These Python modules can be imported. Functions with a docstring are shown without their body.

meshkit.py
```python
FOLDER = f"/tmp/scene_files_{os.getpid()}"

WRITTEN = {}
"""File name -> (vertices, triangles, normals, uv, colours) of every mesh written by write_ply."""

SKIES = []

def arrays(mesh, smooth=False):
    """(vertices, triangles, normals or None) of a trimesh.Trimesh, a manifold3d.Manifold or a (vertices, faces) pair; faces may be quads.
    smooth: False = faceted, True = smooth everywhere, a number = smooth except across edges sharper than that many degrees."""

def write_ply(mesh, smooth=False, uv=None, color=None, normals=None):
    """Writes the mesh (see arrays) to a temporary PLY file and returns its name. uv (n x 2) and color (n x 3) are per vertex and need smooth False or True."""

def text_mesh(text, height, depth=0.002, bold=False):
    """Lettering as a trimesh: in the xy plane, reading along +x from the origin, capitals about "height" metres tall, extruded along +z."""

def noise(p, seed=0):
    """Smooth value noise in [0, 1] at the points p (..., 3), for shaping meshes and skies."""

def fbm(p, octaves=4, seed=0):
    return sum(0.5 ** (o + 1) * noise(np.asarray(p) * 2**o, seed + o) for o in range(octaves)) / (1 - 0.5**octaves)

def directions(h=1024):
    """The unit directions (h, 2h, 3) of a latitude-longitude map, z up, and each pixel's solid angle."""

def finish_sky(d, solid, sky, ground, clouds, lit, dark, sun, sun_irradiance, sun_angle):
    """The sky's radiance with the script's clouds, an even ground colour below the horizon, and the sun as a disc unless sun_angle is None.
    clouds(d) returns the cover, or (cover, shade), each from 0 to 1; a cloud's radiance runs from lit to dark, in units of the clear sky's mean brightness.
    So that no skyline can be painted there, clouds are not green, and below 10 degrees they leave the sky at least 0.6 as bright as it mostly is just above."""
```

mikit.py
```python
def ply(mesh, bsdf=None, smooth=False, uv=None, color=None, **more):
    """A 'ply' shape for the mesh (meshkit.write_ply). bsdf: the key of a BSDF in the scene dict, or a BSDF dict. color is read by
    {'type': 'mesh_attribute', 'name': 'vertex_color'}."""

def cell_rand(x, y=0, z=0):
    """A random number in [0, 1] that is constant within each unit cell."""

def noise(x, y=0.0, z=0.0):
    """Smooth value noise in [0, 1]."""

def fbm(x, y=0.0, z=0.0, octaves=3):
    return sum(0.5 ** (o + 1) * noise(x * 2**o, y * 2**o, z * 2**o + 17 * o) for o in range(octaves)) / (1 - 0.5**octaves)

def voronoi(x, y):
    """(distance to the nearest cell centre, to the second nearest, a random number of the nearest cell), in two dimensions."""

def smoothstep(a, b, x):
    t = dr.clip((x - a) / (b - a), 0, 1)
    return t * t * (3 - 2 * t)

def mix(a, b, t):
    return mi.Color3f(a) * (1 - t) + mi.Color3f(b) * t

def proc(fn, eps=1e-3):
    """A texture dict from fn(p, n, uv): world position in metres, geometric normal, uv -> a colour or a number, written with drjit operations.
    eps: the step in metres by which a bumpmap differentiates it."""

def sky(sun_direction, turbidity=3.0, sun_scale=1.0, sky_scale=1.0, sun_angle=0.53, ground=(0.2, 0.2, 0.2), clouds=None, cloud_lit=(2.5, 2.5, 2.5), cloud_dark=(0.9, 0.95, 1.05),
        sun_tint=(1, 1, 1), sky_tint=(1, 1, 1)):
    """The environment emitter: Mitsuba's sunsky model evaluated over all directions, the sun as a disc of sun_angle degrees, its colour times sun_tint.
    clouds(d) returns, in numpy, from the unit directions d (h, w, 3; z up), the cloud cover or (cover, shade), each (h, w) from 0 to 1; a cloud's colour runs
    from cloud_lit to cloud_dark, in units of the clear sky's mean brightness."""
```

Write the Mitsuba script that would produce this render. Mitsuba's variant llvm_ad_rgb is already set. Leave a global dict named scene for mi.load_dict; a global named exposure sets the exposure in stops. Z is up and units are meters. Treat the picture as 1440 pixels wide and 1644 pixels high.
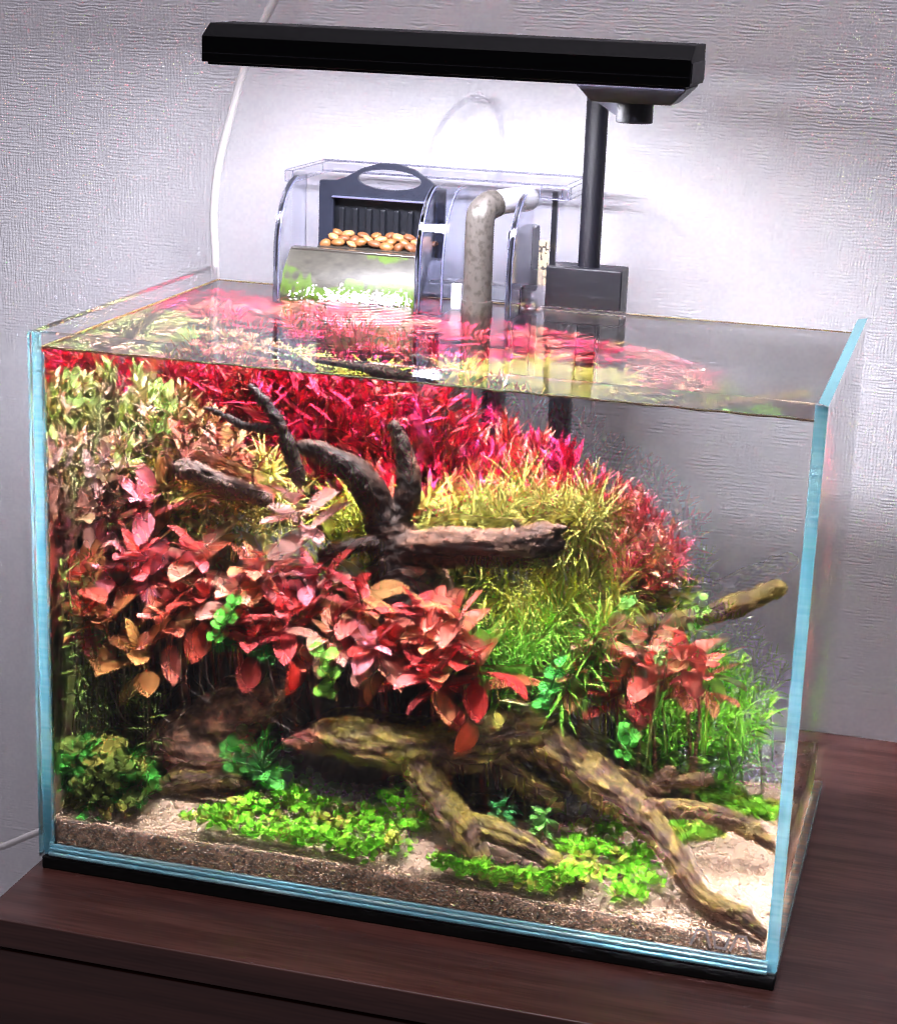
import math, numpy as np, trimesh, manifold3d as m3, shapely.geometry as sg, shapely.affinity as sa
import mitsuba as mi, drjit as dr, mikit, meshkit
from mikit import proc, noise, fbm, smoothstep, mix
T = mi.ScalarTransform4f
RNG = np.random.default_rng(11)

# ------------------------------------------------------------------ camera, light, exposure
CAM = np.array([.5202, -.9898, .5418]); YAW, PITCH, ROLL, FOC = -.2650, -.2787, .0374, 3136.5
Fw = np.array([math.sin(YAW)*math.cos(PITCH), math.cos(YAW)*math.cos(PITCH), math.sin(PITCH)])
r0 = np.cross(Fw, [0, 0, 1]); r0 /= np.linalg.norm(r0); u0 = np.cross(r0, Fw)
Rt, Up = math.cos(ROLL)*r0 + math.sin(ROLL)*u0, -math.sin(ROLL)*r0 + math.cos(ROLL)*u0
scene, labels = {}, {}
scene['camera'] = {'type': 'perspective', 'fov': 2*math.degrees(math.atan(720/FOC)), 'fov_axis': 'x', 'near_clip': .01, 'far_clip': 50.0,
                   'to_world': T().look_at(origin=CAM.tolist(), target=(CAM+Fw).tolist(), up=Up.tolist())}
exposure = 5.0
LAMP = [5.3, 5.2, 5.75]           # radiance of the lit panel under the lamp bar
scene['room_light'] = {'type': 'constant', 'radiance': {'type': 'rgb', 'value': [.0056, .0051, .0058]}}   # the dim, even light of the room
FILL_LAMP = [.36, .335, .37]       # unseen overhead lamp, added to fill the wall and cabinet with light

scene['added_fill_lamp'] = {'type': 'rectangle', 'to_world': T().translate([.3, -.1, 2.0]).rotate([1, 0, 0], 180).scale([.45, .45, 1]), 'bsdf': {'type': 'diffuse'},
                         'emitter': {'type': 'area', 'radiance': {'type': 'rgb', 'value': FILL_LAMP}}}
labels['added_fill_lamp'] = {'label': 'unseen square fill light added above the aquarium', 'category': 'lamp'}

# ------------------------------------------------------------------ placing helpers
N_W = 1.33
def ray(px, py):
    d = Fw*FOC + (px-720)*Rt - (py-822)*Up
    return d/np.linalg.norm(d)
def A(px, py, y):                                            # a point in the air at depth y
    d = ray(px, py); return CAM + d*((y-CAM[1])/d[1])
def wray(px, py):
    d = ray(px, py); p = CAM + d*((0-CAM[1])/d[1]); n = np.array([0, -1., 0]); ci = -d@n
    e = 1/N_W; return p, e*d + (e*ci-math.sqrt(1-e*e*(1-ci*ci)))*n
X0, X1, Y0, Y1 = .008, .442, .0075, .2685
def W(px, py, y):                                            # a point in the water at depth y (what the left pane mirrors is folded back)
    p, t = wray(px, py); q = p + t*((y-p[1])/t[1])
    if q[0] < .0: q[0] = -q[0]
    return q
def Wz(px, py, z):                                           # a point in the water at height z
    p, t = wray(px, py); q = p + t*((z-p[2])/t[2])
    if q[0] < 0: q[0] = -q[0]
    return q
def inside(q, m=.002):
    q = np.array(q, float); q[0] = np.clip(q[0], X0+m, X1-m); q[1] = np.clip(q[1], Y0+m, Y1-m); return q

# ------------------------------------------------------------------ scene helpers
COUNT = {}
def key(name):
    n = COUNT.get(name, 0); COUNT[name] = n+1
    return name if n == 0 else f'{name}_{n:03d}'
def thing(name, label=None, cat=None, group=None, kind=None):
    k = key(name); d = {}
    if label: d['label'] = label
    if cat: d['category'] = cat
    if group: d['group'] = group
    if kind: d['kind'] = kind
    if d: labels[k] = d
    return k
def put(k, mesh, bsdf, smooth=False, color=None, uv=None):
    scene[k] = mikit.ply(mesh, bsdf, smooth=smooth, color=color, uv=uv); return k
def part(parent, name, mesh, bsdf, smooth=False, color=None, uv=None, label=None, kind=None):
    k = key(parent + '__' + name); put(k, mesh, bsdf, smooth, color, uv)
    d = {}
    if label: d['label'] = label
    if kind: d['kind'] = kind
    if d: labels[k] = d
    return k
def box(x0, x1, y0, y1, z0, z1, bev=0.0):
    if bev:
        s = [m3.Manifold.sphere(bev, 12).translate((x, y, z)) for x in (x0+bev, x1-bev) for y in (y0+bev, y1-bev) for z in (z0+bev, z1-bev)]
        return tm(m3.Manifold.batch_hull(s))
    b = trimesh.creation.box((x1-x0, y1-y0, z1-z0)); b.apply_translation(((x0+x1)/2, (y0+y1)/2, (z0+z1)/2)); return b
def tm(m):
    o = m.to_mesh(); return trimesh.Trimesh(o.vert_properties[:, :3], o.tri_verts, process=False)
def cat(ms): return trimesh.util.concatenate(ms)
def spline(P, n):
    P = np.asarray(P, float)
    if len(P) == 2: return P[0] + (P[1]-P[0])*np.linspace(0, 1, n)[:, None]
    Q = np.vstack([2*P[0]-P[1], P, 2*P[-1]-P[-2]]); out = []
    for t in np.linspace(0, len(P)-1-1e-9, n):
        i = int(t); f = t-i; a, b, c, d = Q[i:i+4]
        out.append(.5*((2*b)+(c-a)*f+(2*a-5*b+4*c-d)*f*f+(3*b-a-3*c+d)*f**3))
    return np.array(out)
def tube(P, R, sides=8, cap=True):
    P = np.asarray(P, float); R = np.broadcast_to(R, (len(P),)); t = np.gradient(P, axis=0); t /= np.linalg.norm(t, axis=1, keepdims=True)+1e-12
    a = np.cross(t[0], [0, 0, 1.] if abs(t[0][2]) < .9 else [1., 0, 0]); a /= np.linalg.norm(a); ring = []
    ang = np.arange(sides)*2*np.pi/sides
    for i in range(len(P)):
        a = a-t[i]*(a@t[i]); a /= np.linalg.norm(a); b = np.cross(t[i], a)
        ring.append(P[i]+R[i]*(np.cos(ang)[:, None]*a+np.sin(ang)[:, None]*b))
    v = np.vstack(ring+[P[:1], P[-1:]]); f = []
    n = len(P)
    i, j = np.meshgrid(np.arange(n-1), np.arange(sides), indexing='ij'); k = (j+1) % sides
    q = np.stack([i*sides+j, i*sides+k, (i+1)*sides+k, (i+1)*sides+j], -1).reshape(-1, 4)
    f = np.vstack([q[:, [0, 1, 2]], q[:, [0, 2, 3]]])
    if cap:
        j = np.arange(sides); k = (j+1) % sides
        f = np.vstack([f, np.stack([k, j, j*0+n*sides], 1), np.stack([(n-1)*sides+j, (n-1)*sides+k, j*0+n*sides+1], 1)])
    return trimesh.Trimesh(v, f, process=False)
def extr_x(poly, x0, x1):                                    # a polygon drawn in (y, z), given thickness along x
    e = trimesh.creation.extrude_polygon(poly, x1-x0, engine='earcut'); v = e.vertices.copy()
    e.vertices = np.stack([v[:, 2]+x0, v[:, 0], v[:, 1]], 1); return e
def extr_y(poly, y0, y1):                                    # a polygon drawn in (x, z), given thickness along y
    e = trimesh.creation.extrude_polygon(poly, y1-y0, engine='earcut'); v = e.vertices.copy()
    e.vertices = np.stack([v[:, 0], y1-v[:, 2], v[:, 1]], 1); return e
def quad(a, b, c, d): return trimesh.Trimesh(np.array([a, b, c, d], float), [[0, 1, 2], [0, 2, 3]], process=False)
def in_poly(poly, n, seed):                                  # n well spread pixels inside a polygon
    P = sg.Polygon(poly); x0, y0, x1, y1 = P.bounds; r = np.random.default_rng(seed); out = []
    while len(out) < n:
        c = [q for q in r.uniform((x0, y0), (x1, y1), (24, 2)) if P.contains(sg.Point(q))]
        if c: out.append(max(c, key=lambda q: min([np.hypot(*(q-o)) for o in out] or [1])))
    return out

# ------------------------------------------------------------------ materials
VC = {'type': 'mesh_attribute', 'name': 'vertex_color'}
def rgb(*c): return {'type': 'rgb', 'value': list(c)}
def mat(k, d): scene[k] = d; return k
def plain(k, c, rough=.5, spec=.5, **m): return mat(k, {'type': 'twosided', 'bsdf': {'type': 'principled', 'base_color': c if isinstance(c, dict) else rgb(*c), 'roughness': rough, 'specular': spec, **m}})
def wall_height(p, n, uv):                                   # woven wallpaper relief
    k = smoothstep(.25, .75, noise(p.x*70, p.z*70, 9.0)); a = noise(p.x*120, p.z*420, 1.0); b = noise(p.x*420, p.z*120, 7.0)
    return .00013*(dr.sin(p.z*2600+5.5*a)*(1.15-.7*k)*(.4+a)+dr.sin(p.x*2600+5.5*b)*(.45+.7*k)*(.4+b)+1.1*noise(p.x*700, p.z*700, 3.0))
mat('wallpaper', {'type': 'bumpmap', 'arbitrary': proc(wall_height, eps=3e-4), 'scale': 1.0, 'bsdf': {'type': 'diffuse', 'reflectance': proc(lambda p, n, uv: mix([.67, .67, .71], [.725, .725, .755], noise(p.x*500, p.z*500, 2.0)))}})
def wood_col(p, n, uv):
    g = fbm(p.x*9, p.y*110, p.z*110, 4); f = noise(p.x*60, p.y*900, p.z*900)
    return mix([.036, .0085, .006], [.074, .024, .018], smoothstep(.25, .8, g*.75+f*.25))
mat('stand_wood', {'type': 'principled', 'base_color': proc(wood_col), 'roughness': proc(lambda p, n, uv: .34+.18*noise(p.x*14, p.y*240, p.z*240)), 'specular': .5})
plain('black_paint', (.0015, .0015, .002), .4, .06)
mat('black_powder', {'type': 'bumpmap', 'arbitrary': proc(lambda p, n, uv: .00030*noise(p.x*1500, p.y*1500, p.z*1500), eps=1e-4), 'scale': 1.0,
                     'bsdf': {'type': 'principled', 'base_color': rgb(.006, .006, .010), 'roughness': .4, 'specular': .35}})
plain('rubber', (.006, .006, .006), .8, .2)
plain('white_rubber', (.62, .6, .6), .45)
mat('clear_water', {'type': 'dielectric', 'int_ior': N_W, 'ext_ior': 1.0})
mat('pane_glass', {'type': 'thindielectric', 'int_ior': 1.15})
mat('clear_glass', {'type': 'dielectric', 'int_ior': N_W, 'ext_ior': 1.0})
def edge_col(p, n, uv):
    return mix([.17, .56, .70], [.46, .84, .93], smoothstep(.15, .9, .75*fbm(p.z*26, p.x*220, 1.0)+.25*noise(p.z*600, 2.0, 4.0)))
mat('glass_edge', {'type': 'principledthin', 'base_color': proc(edge_col), 'roughness': .35, 'diff_trans': 1.1, 'eta': 1.3})
plain('glass_edge_solid', proc(lambda p, n, uv: mix([.30, .76, .90], [.62, .90, .90], smoothstep(.35, .75, fbm(p.x*14, p.z*500, p.y*500)))), .4)
plain('rim_edge', (.10, .26, .29), .25)
mat('clear_plastic', {'type': 'thindielectric', 'int_ior': 1.49, 'specular_transmittance': rgb(.945, .945, .965)})
mat('blue_plastic', {'type': 'thindielectric', 'int_ior': 1.49, 'specular_transmittance': rgb(.80, .83, .92)})
mat('solid_plastic', {'type': 'dielectric', 'int_ior': 1.45, 'ext_ior': 1.0, 'specular_transmittance': rgb(.93, .94, .99)})
plain('slate_plastic', (.012, .014, .024), .3, .5)
plain('edge_plastic', (.085, .09, .15), .12, .8)
plain('ceramic_pale', (.30, .14, .055), .45)
plain('ceramic_dark', (.13, .045, .015), .5)
plain('clear_tube', (.30, .30, .33), .2, .7)
plain('black_plastic', (.008, .009, .012), .25, .6)
plain('white_plastic', (.75, .75, .78), .4)
plain('meniscus_paint', proc(lambda p, n, uv: mix([.10, .035, .012], [.16, .13, .03], noise(p.x*160, p.y*160, 2.0))), .5)
mat('frosted', {'type': 'principledthin', 'base_color': rgb(.90, .86, .86), 'roughness': .6, 'diff_trans': .9, 'eta': 1.2})
plain('cream_label', proc(lambda p, n, uv: mix([.55, .47, .30], [.05, .04, .03], smoothstep(.68, .75, noise(p.x*700, p.z*700, 2)))), .5)
plain('intake_grey', proc(lambda p, n, uv: mix([.050, .044, .040], [.030, .026, .022], smoothstep(.45, .72, fbm(p.x*420, p.y*420, p.z*300)))), .35)
plain('ceramic', (.20, .075, .022), .45)
def ramp_col(p, n, uv):                                      # clear wet ramp, algae grown along its lower half
    dirt = mix([.040, .037, .028], [.016, .014, .011], fbm(p.x*190, p.z*420, 2.0)); g = smoothstep(.46, .58, .75*noise(p.x*62, p.z*110, 3.0)+.25*noise(p.x*300, p.z*240, 5.0)+.22*smoothstep(.338, .326, p.z)-.10)
    return mix(dirt, [.034, .066, .003], g)
plain('wet_ramp', proc(ramp_col), .40, .35)
plain('weir_grey', (.028, .025, .021), .2, .6)
mat('foam_white', {'type': 'diffuse', 'reflectance': rgb(.95, .95, .96)})
def leaf_col(p, n, uv):                                      # u: the blade's own colour (three packed channels), v: paler veins and tips
    k = dr.floor(uv.x*262144+.5); r_ = dr.floor(k/4096); g_ = dr.floor((k-r_*4096)/64); b_ = k-r_*4096-g_*64
    f = uv.y*2*(.88+.24*noise(p.x*260, p.y*260, p.z*260)); e = dr.maximum(uv.y-.62, 0)
    return mi.Color3f(dr.square(r_/63)*f+e*.10, dr.square(g_/63)*f+e*.12, dr.square(b_/63)*f+e*.05)
LEAF = proc(leaf_col)
def enc(c):
    q = np.round(np.sqrt(np.clip(c, 0, .95))*63); return (q[..., 0]*4096+q[..., 1]*64+q[..., 2])/262144
def solid(c, n): return np.tile((float(enc(np.asarray(c, float))), .5), (n, 1))
mat('leaf_gloss', {'type': 'principledthin', 'base_color': LEAF, 'roughness': .22, 'diff_trans': .34, 'eta': 1.7})
mat('leaf_matte', {'type': 'twosided', 'bsdf': {'type': 'diffuse', 'reflectance': LEAF}})
plain('tinted', VC, .65, .35)
plain('tinted_wet', LEAF, .45, .5)

# ------------------------------------------------------------------ the setting: wall, cabinet
labels['wall'] = {'kind': 'structure'}
put('wall', quad((-2.2, .4, -1.), (2.6, .4, -1.), (2.6, .4, 1.9), (-2.2, .4, 1.9)), 'wallpaper', uv=np.array([[0, 0], [1, 0], [1, 1], [0, 1.]]))
cab = thing('cabinet', 'dark reddish brown wooden cabinet that carries the aquarium', 'cabinet')
part(cab, 'top', box(-.005, 1.25, -.067, .399, -.026, -.008, .0012), 'stand_wood', 30)
part(cab, 'drawer_front', box(-.004, 1.249, -.064, -.045, -.30, -.0295, .001), 'stand_wood', 30)
part(cab, 'carcass', box(-.003, 1.248, -.045, .398, -.60, -.0262), 'stand_wood')
put(thing('rubber_mat', 'thin black rubber mat lying between the aquarium and the wooden cabinet', 'mat'), box(.001, .449, .001, .274, -.008, -.0002, .0008), 'rubber', 30)
c = [A(-60, 1376, .33), A(0, 1361, .325), A(57, 1338, .32), A(110, 1320, .318), A(180, 1335, .32)]
put(thing('power_cable', 'white cable running along the wall behind the lower left corner of the aquarium', 'cable'), tube(spline(c, 40), .0028, 10), 'white_rubber', True)

# ------------------------------------------------------------------ aquarium: 450 x 275 x 327 mm; below the water line the panes and the water are one clear body
TX, TY, TZ, G = .450, .275, .3266, .0058
WL, MEN = .3165, .0016
aq = thing('aquarium', 'rimless clear glass aquarium with pale blue edges, filled nearly to the brim', 'aquarium')
def pane(name, quads, m='clear_glass'): return part(aq, name, cat([quad(*q) for q in quads]), m)
zi = WL+MEN
fp = pane('front_pane', [((0, 0, 0), (TX, 0, 0), (TX, 0, TZ), (0, 0, TZ)), ((G, G, TZ), (G, G, zi), (TX-G, G, zi), (TX-G, G, TZ))[::-1] if 0 else ((G, G, zi), (G, G, TZ), (TX-G, G, TZ), (TX-G, G, zi))])
bp = pane('back_pane', [((TX, TY, 0), (0, TY, 0), (0, TY, TZ), (TX, TY, TZ)), ((G, TY-G, zi), (TX-G, TY-G, zi), (TX-G, TY-G, TZ), (G, TY-G, TZ))], 'pane_glass')
lp = pane('left_pane', [((0, TY, 0), (0, 0, 0), (0, 0, TZ), (0, TY, TZ)), ((G, G, zi), (G, TY-G, zi), (G, TY-G, TZ), (G, G, TZ))])
rp = pane('right_pane', [((TX, 0, 0), (TX, TY, 0), (TX, TY, TZ), (TX, 0, TZ)), ((TX-G, G, zi), (TX-G, G, TZ), (TX-G, TY-G, TZ), (TX-G, TY-G, zi))])
part(fp, 'rim', quad((0, 0, TZ), (TX, 0, TZ), (TX-G, G, TZ), (G, G, TZ)), 'clear_glass')
part(bp, 'rim', quad((0, TY, TZ), (G, TY-G, TZ), (TX-G, TY-G, TZ), (TX, TY, TZ)), 'pane_glass')
part(lp, 'rim', quad((0, 0, TZ), (G, G, TZ), (G, TY-G, TZ), (0, TY, TZ)), 'clear_glass')
part(rp, 'rim', quad((TX, 0, TZ), (TX, TY, TZ), (TX-G, TY-G, TZ), (TX-G, G, TZ)), 'rim_edge', label='dark teal polished top edge of the right pane')
# side panes meet the front pane: their polished front edges and the joint beads glow pale blue
ye = .0052
part(lp, 'front_edge', quad((.0004, ye, .002), (G+.0006, ye, .002), (G+.0006, ye, TZ-.001), (.0004, ye, TZ-.001)), 'glass_edge', label='pale blue front edge of the left pane')
part(lp, 'joint_bead', tube([(G+.0013, ye+.0014, z) for z in np.linspace(.004, WL-.002, 90)], [.0011+.00035*math.sin(i*1.9)*(i < 24) for i in range(90)], 8), 'glass_edge_solid', True)
part(rp, 'front_edge', quad((TX-G-.0012, ye, .002), (TX-.0004, ye, .002), (TX-.0004, ye, TZ-.001), (TX-G-.0012, ye, TZ-.001)), 'glass_edge', label='pale blue front edge of the right pane')
part(aq, 'bottom_pane', box(.001, TX-.001, .0056, TY-.002, .0004, .0060), 'glass_edge_solid')
for i, (za, zb, yb) in enumerate(((.0006, .0038, .0026), (.0040, .0066, .0032), (.0067, .0088, .0040))):
    n = 150; xs = np.linspace(G, TX-G, n)
    rip = np.where(xs < .075, .0005*np.sin(xs*2*np.pi/.0048), 0.)*(i == 2)
    part(aq, 'bottom_bead', tube(np.stack([xs, np.full(n, yb), np.full(n, (za+zb)/2)], 1), (zb-za)/2+rip*.9, 8), 'glass_edge_solid', True)
meniscus_tubes = [tube(np.stack([np.linspace(G, TX-G, 60), np.full(60, G+.0002), WL+.0010+.0003*np.sin(np.arange(60)*1.7)], 1), .00055, 6), tube(np.stack([np.full(40, G+.0002), np.linspace(G, TY-G, 40), np.full(40, WL+.0010)], 1), .0005, 6), tube(np.stack([np.full(40, TX-G-.0002), np.linspace(G, TY-G, 40), np.full(40, WL+.0010)], 1), .0005, 6)]  # brown tubes stand in for the dark line refracted by the meniscus
meniscus_tubes.append(tube(np.stack([np.linspace(G, TX-G, 60), np.full(60, TY-G-.0002), np.full(60, WL+.0010)], 1), .0005, 6))
part(aq, 'painted_meniscus_line', cat(meniscus_tubes), 'meniscus_paint', True, label='brown line painted for the meniscus refraction where the water meets the glass')
# frosted maker's mark
def at_front(m, px, py, w):
    o = A(px, py, 0); o2 = A(px+w, py, 0); s = (o2[0]-o[0]); v = m.vertices.copy(); x = v[:, 0]*s
    m = m.copy(); m.vertices = np.stack([o[0]+x, -.0003+0*x-v[:, 2]*1e-4, o[2]+v[:, 1]*s], 1); return m
def stroke(pts, w, closed=False):
    g = sg.LinearRing(pts) if closed else sg.LineString(pts)
    return trimesh.creation.extrude_polygon(g.buffer(w/2, cap_style=2, join_style=2), 1.0, engine='earcut')
lg = [stroke([(0, 0), (.10, .30), (.24, .30), (.34, .0)], .045), stroke([(.36, .30), (.42, .03), (.58, .03), (.645, .30)], .045, True), stroke([(.66, .0), (.76, .30), (.90, .30), (1.0, 0)], .045)]
part(fp, 'logo', at_front(cat(lg), 1108, 1517, 98), 'frosted')
tx = meshkit.text_mesh('AQUA DESIGN AMANO', 1.0, 1.0); tx.apply_scale((1/tx.bounds[1][0],)*2+(1,)) if 0 else None
tv = tx.vertices.copy(); s = 1/(tv[:, 0].max()-tv[:, 0].min()); tx.vertices = np.stack([(tv[:, 0]-tv[:, 0].min())*s, tv[:, 1]*s-.115, tv[:, 2]], 1)
part(fp, 'logo', at_front(tx, 1108, 1517, 98), 'frosted')

# water surface with a meniscus at the glass and ripples below the filter outlet
nx, ny = 330, 240
def edge_grid(a, b, n):
    e = np.array([0, .0003, .0007, .0012, .0018, .0027, .0040, .0060]); return np.concatenate([a+e, np.linspace(a+.0085, b-.0085, n-16), (b-e)[::-1]])
gx, gy = edge_grid(G, TX-G, nx), edge_grid(G, TY-G, ny)
xx, yy = np.meshgrid(gx, gy, indexing='ij')
de = np.minimum(np.minimum(xx-G, TX-G-xx), np.minimum(yy-G, TY-G-yy))
zz = WL+MEN*np.exp(-de/.0013)*(np.where(de < 1e-9, 1, 1))
d1 = np.hypot(xx-.115, yy-.235); d2 = np.hypot(xx-.202, yy-.236)
calm = np.clip(de/.004, 0, 1)
zz += calm*(.00024*np.exp(-np.maximum(d1-.045, 0)/.045)*np.sin(d1*2*np.pi/.009)+.00012*np.exp(-d2/.03)*np.sin(d2*2*np.pi/.006))
zz += calm*.00012*(meshkit.fbm(np.stack([xx*45, yy*45, 0*xx], -1), 3, 5)-.5)
zz = np.where(de < 1e-9, zi, zz)
i, j = np.meshgrid(np.arange(nx-1), np.arange(ny-1), indexing='ij'); q = np.stack([i*ny+j, (i+1)*ny+j, (i+1)*ny+j+1, i*ny+j+1], -1).reshape(-1, 4)
labels['water'] = {'kind': 'structure'}
put('water', (np.stack([xx, yy, zz], -1).reshape(-1, 3), q), 'clear_water', True)

# ------------------------------------------------------------------ substrate
FRONT = np.array([[0, .0225], [.05, .0245], [.10, .0228], [.15, .0240], [.21, .0232], [.26, .0215], [.31, .0205], [.35, .0195], [.38, .0192], [.41, .0175], [.45, .0120]])
def sand_h(x, y):
    f = np.interp(x, FRONT[:, 0], FRONT[:, 1]); b = .036+.003*np.sin(x*23+y*31)
    t = np.clip((y-.006)/.05, 0, 1); t = t*t*(3-2*t)
    return f*(1-t)+b*t+.0022*(meshkit.fbm(np.stack([x*70, y*70, 0*x], -1), 3, 3)-.5)*np.clip(y/.02, 0, 1)
def bank_h(x, y):                                            # the planted soil bank behind
    r = np.clip((y-.075-.05*np.clip((x-.20)/.2, 0, 1))/.10, 0, 1); r = r*r*(3-2*r)
    return r*np.interp(x, [0, .2, .31, .37, .40], [.165, .15, .07, .0, -.02])
def ground(x, y): return np.maximum(sand_h(np.asarray(x, float), np.asarray(y, float)), .03+bank_h(np.asarray(x, float), np.asarray(y, float)))
def hf(fn, n, m, x0=.0061, x1=.4439, y0=.0068, y1=.2688, base=.006):
    xs, ys = np.linspace(x0, x1, n), np.linspace(y0, y1, m); X, Y = np.meshgrid(xs, ys, indexing='ij'); Z = fn(X, Y)
    v = [np.stack([X, Y, Z], -1).reshape(-1, 3)]; i, j = np.meshgrid(np.arange(n-1), np.arange(m-1), indexing='ij')
    f = [np.stack([i*m+j, (i+1)*m+j, (i+1)*m+j+1, i*m+j+1], -1).reshape(-1, 4)]; at = n*m
    for e in (np.arange(n)*m, np.arange(n)[::-1]*m+m-1, (n-1)*m+np.arange(m), np.arange(m)[::-1]):
        lo = v[0][e].copy(); lo[:, 2] = base; k = np.arange(len(e)-1); v.append(lo)
        f.append(np.stack([at+k, at+k+1, e[1:], e[:-1]], -1)); at += len(e)
    return np.vstack(v), np.vstack(f)
labels['sand'] = {'kind': 'structure'}
sv, sf = hf(sand_h, 220, 140)
sc = np.array([.48, .34, .23])*(.75+.5*meshkit.fbm(sv*260, 3, 4))[:, None]
sc = np.where((sv[:, 1:2] < .0075), np.array([.10, .065, .045]), sc)
put('sand', (sv, sf), 'tinted', True, color=sc)
labels['soil'] = {'kind': 'structure'}
bv, bf = hf(lambda x, y: np.where(bank_h(x, y) > .006, .03+bank_h(x, y)+.008*(meshkit.fbm(np.stack([x*90, y*90, x*0], -1), 3, 8)-.5), .012), 160, 110, y1=.268)
put('soil', (bv, bf), 'tinted', False, color=np.array([.016, .011, .008])*(.6+.9*meshkit.fbm(bv*400, 2, 2))[:, None])
ICO = trimesh.creation.icosahedron()
def grains(P, R, C, squash, seed):
    r = np.random.default_rng(seed); n = len(P); V = ICO.vertices[None]*(1+r.uniform(-.28, .28, (n, 12, 1))); s = np.stack([r.uniform(.75, 1.3, n), r.uniform(.75, 1.3, n), squash*r.uniform(.8, 1.2, n)], 1)
    ang = r.uniform(0, 6.28, n); c, sn = np.cos(ang), np.sin(ang); V = V*s[:, None]; V = np.stack([V[..., 0]*c[:, None]-V[..., 1]*sn[:, None], V[..., 0]*sn[:, None]+V[..., 1]*c[:, None], V[..., 2]], -1)
    v = P[:, None]+V*np.asarray(R)[:, None, None]; f = (ICO.faces[None]+(np.arange(n)*12)[:, None, None]).reshape(-1, 3)
    return (v.reshape(-1, 3), f), np.repeat(C, 12, 0)
r = np.random.default_rng(5)
n = 16000; px = np.stack([r.uniform(.009, .441, n), .0085+.26*r.uniform(0, 1, n)**1.6], 1); px = px[bank_h(px[:, 0], px[:, 1]) < .01]
n = len(px); pal = np.array([[.60, .43, .29], [.52, .35, .22], [.70, .54, .39], [.28, .15, .08], [.58, .38, .25]]); C = pal[r.choice(5, n, p=[.35, .22, .25, .06, .12])]*r.uniform(.8, 1.12, (n, 1))
Rg = r.uniform(.0005, .00095, n)*np.where(r.random(n) < .06, 1.8, 1)
m, c = grains(np.column_stack([px, sand_h(px[:, 0], px[:, 1])+Rg*.35]), Rg, np.clip(C, 0, .85), .75, 6)
sg_k = put(thing('sand_grains', 'loose pale sand grains covering the open foreground of the tank', 'sand', kind='stuff'), m, 'tinted', True, color=c)
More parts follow.
